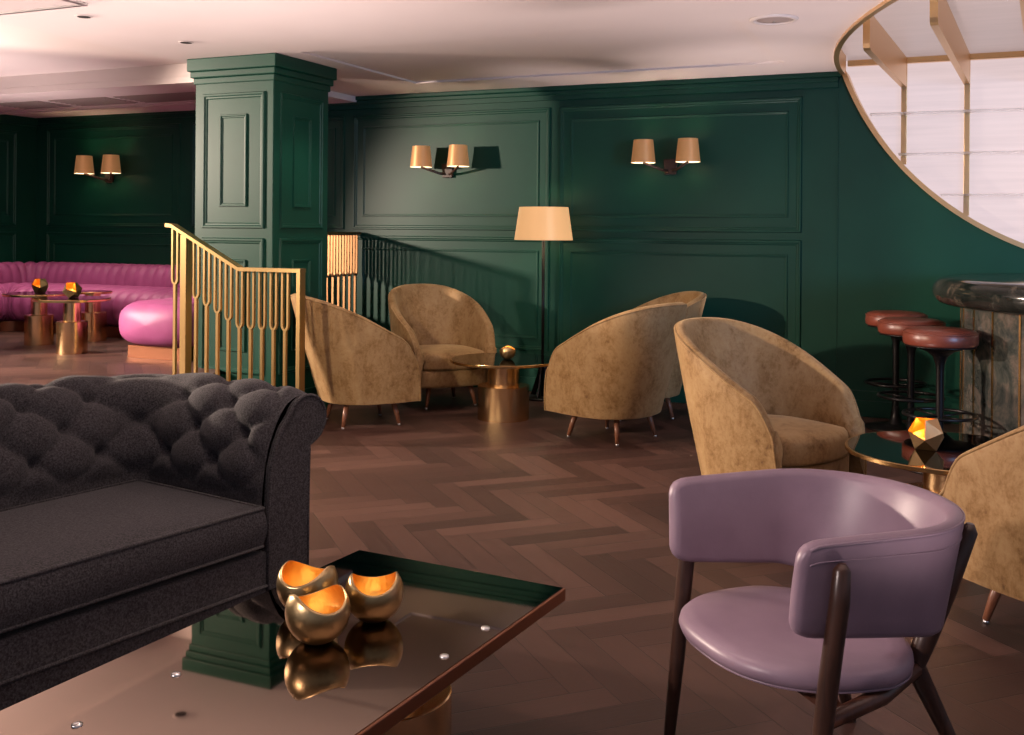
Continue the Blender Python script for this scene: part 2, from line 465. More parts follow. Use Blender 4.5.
for x0, x1, lab in ((-8.35, -7.75, 'leftmost brown air vent strip in the low ceiling above the pink seating'),
                    (-7.62, -6.95, 'middle brown air vent strip in the low ceiling'),
                    (-6.85, -5.75, 'longest brown air vent strip beside the column')):
    t = thing('ceiling_vent', lab, 'vent', ((x0 + x1) / 2, 7.10, 2.488), 0, 'air vents in the low ceiling')
    w = (x1 - x0) / 2
    MB().box(-w, w, -.2, .2, -.006, -.001).build('backing', M['vent'], t)
    for k in range(7): MB().box(-w + .01, w - .01, -.19 + k * .06, -.175 + k * .06, -.012, -.006).build('slat', M['vent'], t)

# ---------------------------------------------------------------- wall sconces
def make_sconce(x, lab):
    t = thing('wall_sconce', lab, 'wall lamp', (x, WY, 1.80), 0, 'double wall sconces')
    m = MB().prism([(-.045, 0), (.045, 0), (.055, .12), (-.055, .12)], -.03, -.001, 'y', bev=.004)
    m.build('back_plate', M['walnut'], t)
    for s in (-1, 1):
        a = MB().tube([(s * .02, -.03, .03), (s * .06, -.06, .035), (s * .175, -.17, .085), (s * .178, -.172, .125)], .0105, 8)
        a.build('arm', M['walnut'], t)
        m = MB()
        n = 40; rows = []
        for r, z in ((.094, .085), (.0955, .0855), (.076, .265), (.0745, .265)):
            rows.append([(s * .178 + r * cos(2 * PI * k / n), -.172 + r * sin(2 * PI * k / n), z) for k in range(n)])
        m.grid(rows[1:3], closed_u=True)
        sh = m.build('lamp_shade', M['shade'], t)
        m = MB().grid(rows[0:1] + rows[3:4], closed_u=True).build('lining', M['shadein'], sh)
        b = MB().lathe([(0, .125), (.014, .125), (.02, .145), (.022, .165), (.012, .19), (0, .195)], 14, s * .178, -.172).build('bulb', M['bulb'], t)
        light('sconce_light', 'POINT', (x + s * .178, WY - .172, 1.80 + .175), 1.8 if x == -4.15 else 4.5, (1, .80, .50), .022)
    return t
make_sconce(-4.15, 'double gold-shaded wall sconce left of the floor lamp')
make_sconce(-2.17, 'double gold-shaded wall sconce right of the floor lamp')
make_sconce(-8.02, 'double gold-shaded wall sconce above the pink banquette')

# ---------------------------------------------------------------- floor lamp
lx, ly = -3.13, 7.74
t = thing('floor_lamp', 'slim black floor lamp with a drum-like gold shade against the green wall', 'floor lamp', (lx, ly, 0))
MB().lathe([(0, .001), (.15, .001), (.155, .008), (.15, .016), (.02, .02), (0, .02)], 40).build('base', M['iron'], t)
for k in range(3):
    a = 2 * PI * k / 3 + .6
    poly = [(.012, .33), (.02, .33), (.05, .2), (.135, .02), (.085, .02), (.03, .15), (.012, .2)]
    mt = Matrix.Rotation(a, 4, 'Z')
    bm_ = MB().prism(poly, -.006, .006, 'y')
    bm_.v = [tuple(mt @ Vector(p)) for p in bm_.v]
    bm_.build('foot_fin', M['iron'], t)
MB().tube([(0, 0, .015), (0, 0, 1.40)], .012, 12).build('pole', M['iron'], t)
n = 56
def ring(r, z): return [(r * cos(2 * PI * k / n), r * sin(2 * PI * k / n), z) for k in range(n)]
sh = MB().grid([ring(.235, 1.272), ring(.197, 1.535)], closed_u=True).build('lamp_shade', M['bigshade'], t)
MB().grid([ring(.233, 1.272), ring(.195, 1.535)], closed_u=True).build('lining', M['shadein'], sh)
MB().lathe([(0, 1.40), (.02, 1.40), (.033, 1.43), (.03, 1.46), (0, 1.48)], 16).build('bulb', M['bulb'], t)
light('floor_lamp_light', 'POINT', (lx, ly, 1.42), 7, (1, .78, .5), .035)

# ---------------------------------------------------------------- tuning-fork railings
def fork(m, x, zt, zb, tl=.36, w=.056, dpt=.02, flip=False):
    """one tuning-fork baluster in the local XZ plane: two tines joined by a U, then a stem"""
    r = w / 2; zu = zt - tl + r; th_ = .0135
    path = [(-r, zt)] + [(-r * cos(a * PI / 12), zu - r * sin(a * PI / 12) * 1.5) for a in range(13)] + [(r, zt)]
    outer = path; inner = []
    L = len(path)
    for k, p in enumerate(path):
        a = Vector(path[max(k - 1, 0)]); b = Vector(path[min(k + 1, L - 1)]); d = (b - a).normalized()
        inner.append((p[0] - d.y * th_, p[1] + d.x * th_))
    rows = [[(x + outer[k][0], -dpt / 2, outer[k][1]), (x + outer[k][0], dpt / 2, outer[k][1]), (x + inner[k][0], dpt / 2, inner[k][1]), (x + inner[k][0], -dpt / 2, inner[k][1])] for k in range(L)]
    m.grid(rows, closed_u=True, smooth=False)
    m.box(x - .0095, x + .0095, -dpt / 2, dpt / 2, zb, zu - r * 1.45)
def rail_obj(name, lab, loc, rz, prof, xs, zbase, tl, endpost=None, mt=None):
    mt = mt or M['rail']
    t = thing(name, lab, 'railing', loc, rz)
    rows = []
    for x, z in prof: rows.append([(x, -.032, z - .012), (x, .032, z - .012), (x, .032, z + .012), (x, -.032, z + .012)])
    m = MB().grid(rows, closed_u=True, smooth=False)
    m.add(rows[0] + rows[-1], [[0, 1, 2, 3], [7, 6, 5, 4]], False)
    m.build('handrail', mt, t)
    for x in xs:
        for (xa, za), (xb, zb2) in zip(prof, prof[1:]):
            if xa <= x <= xb: zt = za + (zb2 - za) * (x - xa) / (xb - xa) - .01
        m = MB(); fork(m, x, zt, zbase(x), tl); m.build('baluster', mt, t)
    if endpost:
        for x, z0, z1, w in endpost: MB().box(x - w / 2, x + w / 2, -.03, .03, z0, z1, .002).build('end_post', mt, t)
    return t
# stair rail, parallel to the back wall (local x = world X + 4.86)
zb = lambda x: PH + .001 if x < .17 else (PH / 2 + .001 if x < .40 else .001)
rail_obj('stair_railing', 'brass stair railing with tuning-fork balusters stepping down in front of the column', (-4.86, 5.42, 0), 0,
         [(-.03, 1.365), (.02, 1.36), (.57, 1.085), (1.05, 1.085)], [.035 + .0885 * k for k in range(11)], zb, .36,
         [(.125, PH + .001, 1.30, .05), (1.035, .001, 1.075, .028)])
# guard rail along the platform edge, running to the back wall
rail_obj('guard_railing', 'brass platform guard railing between the column and the back wall', (-5.045, 6.60, 0), PI / 2,
         [(0, 1.31), (1.42, 1.31)], [.05 + .0885 * k for k in range(16)], lambda x: PH + .001, .36, [(.005, PH + .001, 1.30, .022)], M['railred'])

# ---------------------------------------------------------------- pink banquette
bq = thing('banquette', 'long pink channel-tufted leather banquette curving under the far green wall', 'sofa', (0, 0, 0))
def polyround(pts, r, n=10):
    out = [Vector(pts[0])]
    for a, b, c in zip(pts, pts[1:], pts[2:]):
        a, b, c = Vector(a), Vector(b), Vector(c)
        d1 = (a - b).normalized(); d2 = (c - b).normalized(); ang = d1.angle(d2)
        k = r / math.tan(ang / 2); p1 = b + d1 * k; p2 = b + d2 * k
        cen = b + (d1 + d2).normalized() * (r / sin(ang / 2))
        v1, v2 = p1 - cen, p2 - cen; tot = v1.angle_signed(v2)
        for q in range(n + 1):
            v = v1.copy(); v.rotate(Matrix.Rotation(-tot * q / n, 2)); out.append(cen + v)
    out.append(Vector(pts[-1])); return out
def resample(pts, step):
    pts = [Vector(p) for p in pts]; L = [0]
    for a, b in zip(pts, pts[1:]): L.append(L[-1] + (b - a).length)
    n = max(2, int(L[-1] / step)); out = []; k = 0
    for q in range(n + 1):
        s = L[-1] * q / n
        while k < len(L) - 2 and L[k + 1] < s: k += 1
        f_ = (s - L[k]) / max(1e-9, L[k + 1] - L[k]); p = pts[k].lerp(pts[k + 1], min(1, f_)); out.append((p, s))
    res = []
    for q, (p, s) in enumerate(out):
        a = out[max(q - 1, 0)][0]; b = out[min(q + 1, n)][0]; d = (b - a).normalized()
        res.append((p, d, s))
    return res
def sweep(m, path, section, groove, gd, endround=0.0, cyc=True):
    """section: list of (offset to the left of travel, z); groove pitch pinches the section"""
    oc = sum(o for o, z in section) / len(section); zc = sum(z for o, z in section) / len(section)
    rows = []; tot = path[-1][2]
    for p, d, s in path:
        nrm = Vector((-d.y, d.x)); k = 1.0
        if groove: g = abs(sin(PI * s / groove)); k = 1 - gd * (1 - g ** .45)
        e = min(s, tot - s)
        if endround and e < endround: k *= max(.02, math.sqrt(max(0, 1 - (1 - e / endround) ** 2)) * .55 + .45 * min(1, (e / endround) ** .4))
        rows.append([(p.x + nrm.x * (oc + (o - oc) * k), p.y + nrm.y * (oc + (o - oc) * k), zc + (z - zc) * k) for o, z in section])
    m.grid(rows, closed_u=True)
    for r in (rows[0], rows[-1]): m.add(r, [list(range(len(r)))], True)
def superell(a, b, oc, zc, p=2.6, n=28):
    out = []
    for k in range(n):
        t_ = 2 * PI * k / n; c_, s_ = cos(t_), sin(t_)
        out.append((oc + a * math.copysign(abs(c_) ** (2 / p), c_), zc + b * math.copysign(abs(s_) ** (2 / p), s_)))
    return out
seatpath = polyround([(-5.56, 5.93), (-5.56, 7.36), (-8.58, 7.36), (-8.58, 5.0)], .42, 12)
m = MB(); sweep(m, resample(seatpath, .02), superell(.39, .18, 0, PH + .262, 3.0), .125, .11, .14)
m.build('seat', M['pink'], bq)
backpath = polyround([(-5.42, 7.85), (-8.85, 7.85), (-8.85, 5.2)], .3, 12)
m = MB(); sweep(m, resample(backpath, .02), superell(.16, .27, 0, PH + .36, 2.8), .115, .12, .10)
m.build('backrest', M['pink'], bq)
pl = resample(polyround([(-5.56, 6.05), (-5.56, 7.36), (-8.58, 7.36), (-8.58, 5.1)], .42, 12), .05)
m = MB(); sweep(m, pl, [(-.28, PH + .001), (.28, PH + .001), (.28, PH + .095), (-.28, PH + .095)], 0, 0)
m.build('plinth', M['darkcopper'], bq, auto=40)

# ---------------------------------------------------------------- pedestal tables
def pedestal(m_parent, h, r1, r2, hl, off=0):
    MB().lathe([(0, .001), (r1, .001), (r1, hl - .003), (r1 - .003, hl), (0, hl)], 56).build('lower_drum', M['brushed'], m_parent, auto=30)
    MB().lathe([(0, hl), (r2, hl + .0005), (r2, h), (0, h)], 48).build('upper_drum', M['brushed'], m_parent, auto=30)
def round_table(loc, R, h, lab, hl=.24, r1=.185, r2=.115, group='round pedestal tables'):
    t = thing('pedestal_table', lab, 'table', loc, 0, group)
    pedestal(t, h - .02, r1, r2, hl)
    top = MB().lathe([(0, h - .02), (R - .003, h - .02), (R, h - .017), (R, h - .003), (R - .003, h), (R - .012, h)], 80).build('table_top', M['brass'], t, auto=30)
    MB().lathe([(0, h + .0006), (R - .012, h + .0006)], 80).build('mirror_inlay', M['smoked'], top)
    return t
round_table((-3.05, 6.80, 0), .385, .425, 'low round brass pedestal table among the four gold armchairs')
round_table((-.07, 4.83, 0), .43, .425, 'low round brass-rimmed table with dark mirror top beside the bar stools', r1=.20, r2=.11)
round_table((-6.42, 6.06, PH), .285, .43, 'small round brass table nearest the railing by the pink banquette', .25, .115, .065, 'small brass tables by the banquette')
round_table((-7.13, 6.38, PH), .285, .43, 'small round brass table at the left end of the pink banquette', .25, .115, .065, 'small brass tables by the banquette')
round_table((-6.965, 6.80, PH), .16, .43, 'small round brass table mostly hidden behind the one by the railing', .25, .115, .065, 'small brass tables by the banquette')

# ---------------------------------------------------------------- bowls and candle holders
def wavy_bowl(loc, R, rz, lab, group, lit=.35, waves=2, amp=.22):
    t = thing('votive_bowl', lab, 'bowl', loc, rz, group)
    n = 64; rows = []
    def rim(a): return R * (1.34 + amp * cos(waves * a))
    prof = 16
    for side in (0, 1):
        seq = range(prof + 1) if side == 0 else range(prof, -1, -1)
        part = []
        for q in seq:
            row = []
            for k in range(n):
                a = 2 * PI * k / n; zt = rim(a); f_ = q / prof
                z = .02 * R + f_ * (zt - .02 * R)
                rr = R * math.sqrt(max(.02, 1 - min(1, abs((z - R * .93) / R)) ** 2)) * (1.0 if side == 0 else .94)
                if side == 1: z += .03 * R * (1 - f_)
                row.append((rr * cos(a), rr * sin(a), z + .001))
            part.append(row)
        if side == 0: o_rows = part
        else: i_rows = part
    m = MB().grid(o_rows, closed_u=True); m.add(o_rows[0], [list(range(n))], True); m.grid([o_rows[-1], i_rows[0]], closed_u=True, smooth=False)
    b = m.build('outer_shell', M['bronze'], t)
    m = MB().grid(i_rows, closed_u=True); m.add(i_rows[-1], [list(range(n))], True)
    m.build('gold_lining', M['leaf'], t)
    MB().lathe([(0, .05 * R + .001), (R * .3, .05 * R + .001), (R * .3, R * .3), (0, R * .3)], 20).build('tealight', M['wax'], t, auto=40)  # added glowing tealight; no candle is visible inside these bowls
    if lit: light('bowl_fill_light', 'POINT', (loc[0], loc[1], loc[2] + R * .75), lit, (1, .74, .42), .012)  # added point light brightening the gold lining from inside
    return t
GB = 'gold-lined wavy bowls on the coffee table'
TH = .381
wavy_bowl((-1.395, 2.055, TH), .076, 1.05, 'front one of three gold-lined wavy bowls on the mirrored coffee table', GB, .02)
wavy_bowl((-1.345, 2.225, TH), .073, .55, 'right-hand gold-lined wavy bowl on the mirrored coffee table', GB, .02)
wavy_bowl((-1.525, 2.20, TH), .077, .09, 'rear left gold-lined wavy bowl on the mirrored coffee table', GB, .02)
wavy_bowl((-3.02, 6.80, .426), .058, 1.9, 'small gold wavy bowl on the round table among gold armchairs', 'single small bowls', .1)

def facet_votive(loc, R, rz, lab, cat, outer, lit, openface=True, tilt=0):
    t = thing('faceted_votive', lab, cat, loc, rz, 'faceted candle holders')
    bm = bmesh.new(); bmesh.ops.create_icosphere(bm, subdivisions=1, radius=R)
    # stand the solid on one face, then open the faces round the top vertex that looks to the viewer
    fdn = min(bm.faces, key=lambda f: f.calc_center_median().z)
    bm.transform(fdn.normal.rotation_difference(Vector((0, 0, -1))).to_matrix().to_4x4())
    zmin = min(v.co.z for v in bm.verts)
    bm.transform(Matrix.Translation((0, 0, -zmin + .001)))
    tgt = Vector((0, -.62, .78)) if openface else Vector((0, 0, 1))
    bm.normal_update()
    kill = sorted(bm.faces, key=lambda f: -f.normal.dot(tgt))[:3]
    bmesh.ops.delete(bm, geom=kill, context='FACES')
    bm2 = bm.copy()
    m = MB(); m.bm(bm, False); o = m.build('outer_shell', outer, t)
    cen = Vector((0, 0, R * .8))
    for v in bm2.verts: v.co = cen + (v.co - cen) * .965
    m = MB(); m.bm(bm2, False); m.build('gold_lining', M['leaf'], t)
    MB().lathe([(0, .2 * R), (R * .28, .2 * R), (R * .28, R * .55), (0, R * .55)], 18).build('tealight', M['wax'], t, auto=40)
    MB().lathe([(0, R * .55), (R * .07, R * .65), (R * .05, R * .8), (0, R * .98)], 10).build('flame', M['flame'], t)
    if lit: light('votive_glow', 'POINT', (loc[0], loc[1], loc[2] + R * 1.05), lit, (1, .55, .15), .012)
    return t
facet_votive((-.165, 4.79, .426), .082, -.35, 'gold faceted candle holder on the dark mirror table by the bar', 'candle holder', M['rimgold'], .3)
facet_votive((-6.43, 6.07, PH + .431), .075, .9, 'dark faceted candle holder glowing orange on the brass table by the railing', 'candle holder', M['bronze'], .12)
facet_votive((-7.11, 6.37, PH + .431), .075, .5, 'dark faceted candle holder on the leftmost small brass table', 'candle holder', M['bronze'], .06)

# ---------------------------------------------------------------- gold velvet tub armchairs
def tub_plan(s, w, b, yf):
    a = abs(s); g = 1 if s >= 0 else -1
    if a <= .62:
        p = a / .62 * PI / 2
        return g * w * sin(p) ** .92, b * cos(p) ** .9 if a < .6199 else 0.0
    q = (a - .62) / .38
    return g * w * (1 - .07 * q * q), -yf * q
ZB, ZT = .175, .905
def tub_pt(s, z, inset=0.0):
    bx, by = tub_plan(s, .335, .295, .30); tx, ty = tub_plan(s, .40, .51, .215)
    g = (z - ZB) / (ZT - ZB); g = max(-.05, g)
    x, y = bx + (tx - bx) * g, by + (ty - by) * g
    if inset:
        e = .004
        def P(q):
            a, b_ = tub_plan(q, .335, .295, .30); c_, d_ = tub_plan(q, .40, .51, .215); return Vector((a + (c_ - a) * g, b_ + (d_ - b_) * g))
        d = (P(min(1, s + e)) - P(max(-1, s - e))).normalized()
        nx, ny = -d.y, d.x                              # pointing inwards (s runs left to right over the back)
        v = Vector((nx, ny))
        if v.dot(Vector((-x, -y + -.02))) < 0: v = -v
        x += v.x * inset; y += v.y * inset
    return x, y
def tub_h(s):
    a = abs(s); y = tub_plan(s, .40, .51, .265)[1]
    d = (.51 - y) / .775
    h = ZT - .335 * d ** 1.25
    if a > .86: h -= .10 * ((a - .86) / .14) ** 2.6
    return h
NS = 72
def make_armchair(lab, loc, rz, group):
    t = thing('tub_armchair', lab, 'armchair', loc, rz, group)
    rows = []; TK = .058
    for q in range(NS + 1):
        s = -1 + 2 * q / NS; h = tub_h(s); row = []
        for k in range(11):
            z = ZB + (h - .03 - ZB) * k / 10; x, y = tub_pt(s, z); bul = .012 * sin(PI * k / 10)
            row.append((x * (1 + bul * 1.2), y * (1 + bul) , z))
        for k in range(1, 6):
            a = PI * k / 6; z = h - .03 + .03 * sin(a)
            x, y = tub_pt(s, h - .03, TK * (1 - cos(a)) / 2); row.append((x, y, z))
        for k in range(8):
            z = h - .03 + (.34 - h + .03) * k / 7; x, y = tub_pt(s, z, TK + .022 * sin(PI * k / 7)); row.append((x, y, z))
        rows.append(row)
    m = MB().grid(rows)
    for row in (rows[0], rows[-1]):                     # rounded arm fronts
        c = [sum(p[i_] for p in row) / len(row) for i_ in range(3)]
        nb = [(p[0] * .94 + c[0] * .06, p[1] - .014, p[2]) for p in row]
        m.grid([row, nb]); m.add(nb, [list(range(len(nb)))], True)
    m.build('shell', M['velvet'], t)
    # piping along the outer edge of the rim and down the arm fronts
    pts = [rows[0][k] for k in range(0, 12, 2)]
    path = [(x, y - .012, z) for x, y, z in [rows[0][k] for k in range(0, 11)]] + [rows[q][11] for q in range(0, NS + 1)] + [(x, y - .012, z) for x, y, z in [rows[-1][k] for k in range(10, -1, -1)]]
    MB().tube(path, .006, 6).build('piping', M['velvet'], t)
    # upholstered base between the arms
    def outline(z, ins, yf, n=10):
        o = [tub_pt(-1 + 2 * q / 48, z, ins) for q in range(49)]
        o = [p for p in o if p[1] > yf + .05]
        x0 = o[0][0]; x1 = o[-1][0]
        fr = [(x1 + (x0 - x1) * (k / n), yf - .03 * sin(PI * k / n) + .05 * abs(2 * k / n - 1) ** 4) for k in range(0, n + 1)]
        return o + fr
    def layered(spec, yf, n=10):
        rows_ = []
        for z, ins, sc_ in spec:
            o = outline(z if z < .5 else .5, ins, yf, n); cx_ = 0; cy_ = .0
            rows_.append([(cx_ + (x - cx_) * sc_, cy_ + (y - cy_) * sc_, z) for x, y in o])
        L = max(len(r) for r in rows_)
        return rows_
    ol = outline(.25, .02, -.275)
    rb = [[(x * k, y * k, z) for x, y in ol] for z, k in ((.165, .93), (.172, .985), (.19, 1), (.285, 1), (.295, .98))]
    m = MB().grid(rb, closed_u=True); m.add(rb[0], [list(range(len(ol)))], False); m.add(rb[-1], [list(range(len(ol)))], False)
    m.build('seat_base', M['velvet'], t)
    ol = outline(.36, .062, -.295)
    rb = [[(x * k, y * k, z) for x, y in ol] for z, k in ((.298, .95), (.302, .985), (.32, 1.0), (.385, 1.0), (.405, .985), (.42, .94), (.432, .8), (.438, .5), (.44, .2))]
    m = MB().grid(rb, closed_u=True); m.add(rb[0], [list(range(len(ol)))], False); m.add(rb[-1], [list(range(len(ol)))], True)
    m.build('seat_cushion', M['velvet'], t)
    for sx in (-1, 1):
        for sy in (-1, 1):
            MB().tube([(sx * .165, sy * .16, .18), (sx * .187, sy * .182, .09), (sx * .205, sy * .198, .012)], [.021, .017, .0125], 12).build('leg', M['legwood'], t)
    for ch in list(t.children):
        if ch.name.startswith('leg'):
            v = ch.data.vertices[-1].co
            MB().lathe([(0, .0005), (.011, .0005), (.011, .013), (0, .013)], 12, math.copysign(.205, v.x), math.copysign(.198, v.y)).build('glide', M['steel'], ch)
    return t
G4 = 'gold velvet tub armchairs'
chairA = make_armchair('gold velvet tub armchair by the stair railing, seen from behind', (-3.875, 6.235, 0), face(.65, .756), G4)
dup(chairA, (-3.75, 7.17, 0), face(.78, -.62), 'gold velvet tub armchair against the far wall, its seat facing the brass table')
dup(chairA, (-2.135, 6.50, 0), face(-.942, .328), 'gold velvet tub armchair seen from behind, right of the floor lamp')
dup(chairA, (-2.225, 7.36, 0), face(-.807, -.574), 'gold velvet tub armchair mostly hidden behind another near the far wall')
dup(chairA, (-.87, 5.08, 0), face(.871, -.49), 'large gold velvet tub armchair behind the lilac chair, its seat facing the bar')
dup(chairA, (.345, 3.99, 0), face(-.747, .654), 'gold velvet tub armchair at the right edge, seen from behind')

# ---------------------------------------------------------------- bar and stools
BX, BY, BR, BP = 1.0, 7.0, 1.214, 1.045
bar = thing('bar_counter', 'curved bar with dark green marble top and brass-striped marble front', 'bar counter', (BX, BY, 0))
prof = []
for k in range(17):
    a = -PI / 2 + PI * k / 16; prof.append((BR - .082 + .082 * cos(a), 1.003 + .082 * sin(a)))
mb = MB().lathe([(0, .921)] + prof + [(0, 1.085)], 160)
mb.v = [(x, min(y, 1.02), z) for x, y, z in mb.v]
mb.build('counter_top', M['marble_dark'], bar)
mb = MB().lathe([(BP - .02, .001), (BP, .001), (BP, .921), (BP - .02, .921)], 160)
mb.v = [(x, min(y, 1.0), z) for x, y, z in mb.v]
mb.build('front_panel', M['marble'], bar, auto=40)
for k in range(-4, 12):
    a = PI + math.radians(10 + 11.5 * k)
    p0 = Vector((cos(a), sin(a), 0))
    mt = Matrix.Translation((p0.x * BP, p0.y * BP, 0)) @ Matrix.Rotation(a, 4, 'Z')
    m = MB().box(-.004, .006, -.006, .006, .002, .92, mat=mt); m.build('brass_strip', M['brass'], bar)
def make_stool(loc, rz, lab):
    t = thing('bar_stool', lab, 'bar stool', loc, rz, 'leather bar stools')
    MB().lathe([(0, .001), (.20, .001), (.205, .008), (.20, .016), (.08, .026), (.045, .045), (.03, .09), (.0225, .16), (0, .16)], 48).build('base', M['iron'], t)
    MB().lathe([(.0215, .12), (.0215, .56), (.025, .60), (.04, .645), (.075, .675), (.13, .695), (.19, .705), (.19, .712), (0, .712)], 40).build('pedestal', M['iron'], t)
    MB().tube([(.195 * cos(2 * PI * k / 48), .195 * sin(2 * PI * k / 48), .315) for k in range(48)], .0095, 8, closed=True).build('foot_ring', M['iron'], t)
    m = MB()
    for k in range(4):
        a = PI / 4 + PI / 2 * k; m.tube([(.02 * cos(a), .02 * sin(a), .305), (.19 * cos(a), .19 * sin(a), .313)], .006, 6)
    m.build('ring_spoke', M['iron'], t)
    st = MB().lathe([(0, .713), (.190, .713), (.200, .722), (.203, .75), (.201, .778), (.19, .796), (.16, .806), (.09, .811), (0, .812)], 56).build('seat', M['tan'], t)
    MB().tube([(.199 * cos(2 * PI * k / 56), .199 * sin(2 * PI * k / 56), .785) for k in range(56)], .0045, 6, closed=True).build('piping', M['tan'], st)
    return t
s1 = make_stool((-.15, 6.43, 0), 0, 'red-brown leather bar stool nearest the camera, in front of the marble bar')
dup(s1, (-.335, 7.06, 0), .4, 'red-brown leather bar stool in the middle of the row of three')
dup(s1, (-.46, 7.64, 0), .9, 'red-brown leather bar stool farthest along the bar, next to the green wall')

# ---------------------------------------------------------------- chesterfield sofa
SA = math.atan2(.984, .178)
so = thing('chesterfield_sofa', 'charcoal button-tufted chesterfield sofa with rolled arms beside the coffee table', 'sofa', (0, 0, 0), SA)
ox, oy = .76, -.36
cx_, cy_ = cos(SA), sin(SA)
so.location = (-2.12 - (ox * cx_ - oy * cy_), 2.806 - (ox * cy_ + oy * cx_), 0)
WI, YF, YB = .775, -.33, .31
inner = polyround([(WI, YF), (WI, YB), (-WI, YB), (-WI, YF)], .10, 10)
path = resample(inner, .0125)
sec = [(a, b if b < .4 else .4 + (b - .4) * .93) for a, b in [(.0, .25), (.0, .34), (.002, .42), (.008, .50), (.018, .57), (.034, .64), (.060, .70), (.085, .745), (.115, .778), (.15, .796), (.19, .80), (.228, .79), (.258, .765), (.277, .73), (.28, .69),
       (.268, .655), (.245, .635), (.22, .625), (.205, .60), (.20, .55), (.20, .35), (.20, .09)]]
# resample the section
S2 = [(p, s) for p, d, s in resample([Vector((a, b)) for a, b in sec], .0125)]
nsec = len(S2)
DU, DV = .25, .20
def tuft(u, v):
    a = u / DU + v / DV; b = u / DU - v / DV
    p = abs(sin(PI * a) * sin(PI * b))
    fa, fb = abs(a - round(a)), abs(b - round(b)); node = math.exp(-((fa * fa + fb * fb) / .018))
    return .036 * p ** .40 - .030 * node
rows = []
buttons = []
tot = path[-1][2]
for p, d, u in path:
    nrm = Vector((d.y, -d.x))                       # outwards
    if nrm.dot(p) < 0: nrm = -nrm
    row = []
    for k, (q, s) in enumerate(S2):
        a = S2[max(k - 1, 0)][0]; b = S2[min(k + 1, nsec - 1)][0]; dd = (b - a).normalized()
        no, nz = -dd.y, dd.x                       # towards the seat / up
        v = s - .30
        fade = max(0, min(1, (s - .20) / .06)) * max(0, min(1, (.86 - s) / .10)) * max(0, min(1, min(u, tot - u) / .07))
        h = tuft(u, v) * fade
        o = q.x + no * h; z = q.y + nz * h
        row.append((p.x + nrm.x * o, p.y + nrm.y * o, z))
    rows.append(row)
bm_ = MB().grid(rows).build('frame', M['wool'], so)
for i_ in range(-2, 16):
    for j_ in range(-2, 16):
        u = (i_ + j_) / 2 * DU; v = (i_ - j_) / 2 * DV; s = v + .30
        if not (.24 < s < .74 and .08 < u < tot - .08): continue
        qi = min(range(len(path)), key=lambda k: abs(path[k][2] - u)); ki = min(range(nsec), key=lambda k: abs(S2[k][1] - s))
        pt = Vector(rows[qi][ki]); a_ = Vector(rows[min(qi + 1, len(rows) - 1)][ki]) - Vector(rows[max(qi - 1, 0)][ki]); b_ = Vector(rows[qi][min(ki + 1, nsec - 1)]) - Vector(rows[qi][max(ki - 1, 0)])
        nn = a_.cross(b_).normalized()
        cc = Vector((0, -.05, .62))
        if nn.dot(cc - pt) < 0 and pt.z < .74: nn = -nn
        if nn.z < -.3: nn = -nn
        m = MB().lathe([(.011, -.004), (.0105, .002), (.007, .005), (0, .006)], 12)
        R_ = Vector((0, 0, 1)).rotation_difference(nn).to_matrix()
        m.v = [tuple(pt + R_ @ Vector(w_)) for w_ in m.v]
        m.build('button', M['wool'], so)
for sx in (1, -1):
    # scroll-shaped arm facing with piped edge
    pl_ = [(sx * (WI + a), b) for a, b in [(.012, .09), (.012, .40), (.022, .55), (.045, .62), (.072, .675)] + [(.19 + .085 * cos(w_), .69 + .083 * sin(w_)) for w_ in [PI - .35 - k * (PI + .75) / 14 for k in range(15)]] + [(.198, .60), (.194, .4), (.194, .09)]]
    MB().prism(pl_, YF - .025, YF + .004, 'y', bev=.006).build('arm_facing', M['wool'], so)
    MB().tube([(x, YF - .022, z) for x, z in pl_], .0065, 6).build('piping', M['wool'], so)
# seat deck, rail and cushion
m = MB().box(-WI - .02, WI + .02, YF - .02, YB + .06, .085, .275, .012, seg=3)
rl = m.build('seat_rail', M['wool'], so)
MB().tube([(x, YF - .022, .165) for x in (-WI - .02, 0, WI + .02)], .006, 6).build('piping', M['wool'], rl)
bm = bmesh.new(); bmesh.ops.create_cube(bm, size=1)
bmesh.ops.subdivide_edges(bm, edges=bm.edges[:], cuts=14, use_grid_fill=True)
for v in bm.verts:
    x, y, z = v.co * 2
    px = .755 * x; py = -.035 + .325 * y
    e = (1 - x ** 6) * (1 - y ** 6)
    pz = .366 + z * (.062 + .022 * e * (1 if z > 0 else .3))
    rr = .012
    if abs(z) < .99: py += .012 * y ** 3 * (1 - z * z); px += .010 * x ** 5 * (1 - z * z)
    v.co = (px, py, pz)
m = MB(); m.bm(bm, True)
cu = m.build('seat_cushion', M['wool'], so, auto=50)
for z in (.304, .429):
    MB().tube([(-.757, -.36, z), (.757, -.36, z), (.757, .29, z), (-.757, .29, z)], .0065, 6, closed=True).build('piping', M['wool'], cu)
for sx in (1, -1):
    for y in (YF + .05, YB + .14): MB().lathe([(0, .001), (.022, .001), (.03, .09), (0, .09)], 14, sx * (WI + .1), y).build('foot', M['walnut'], so)

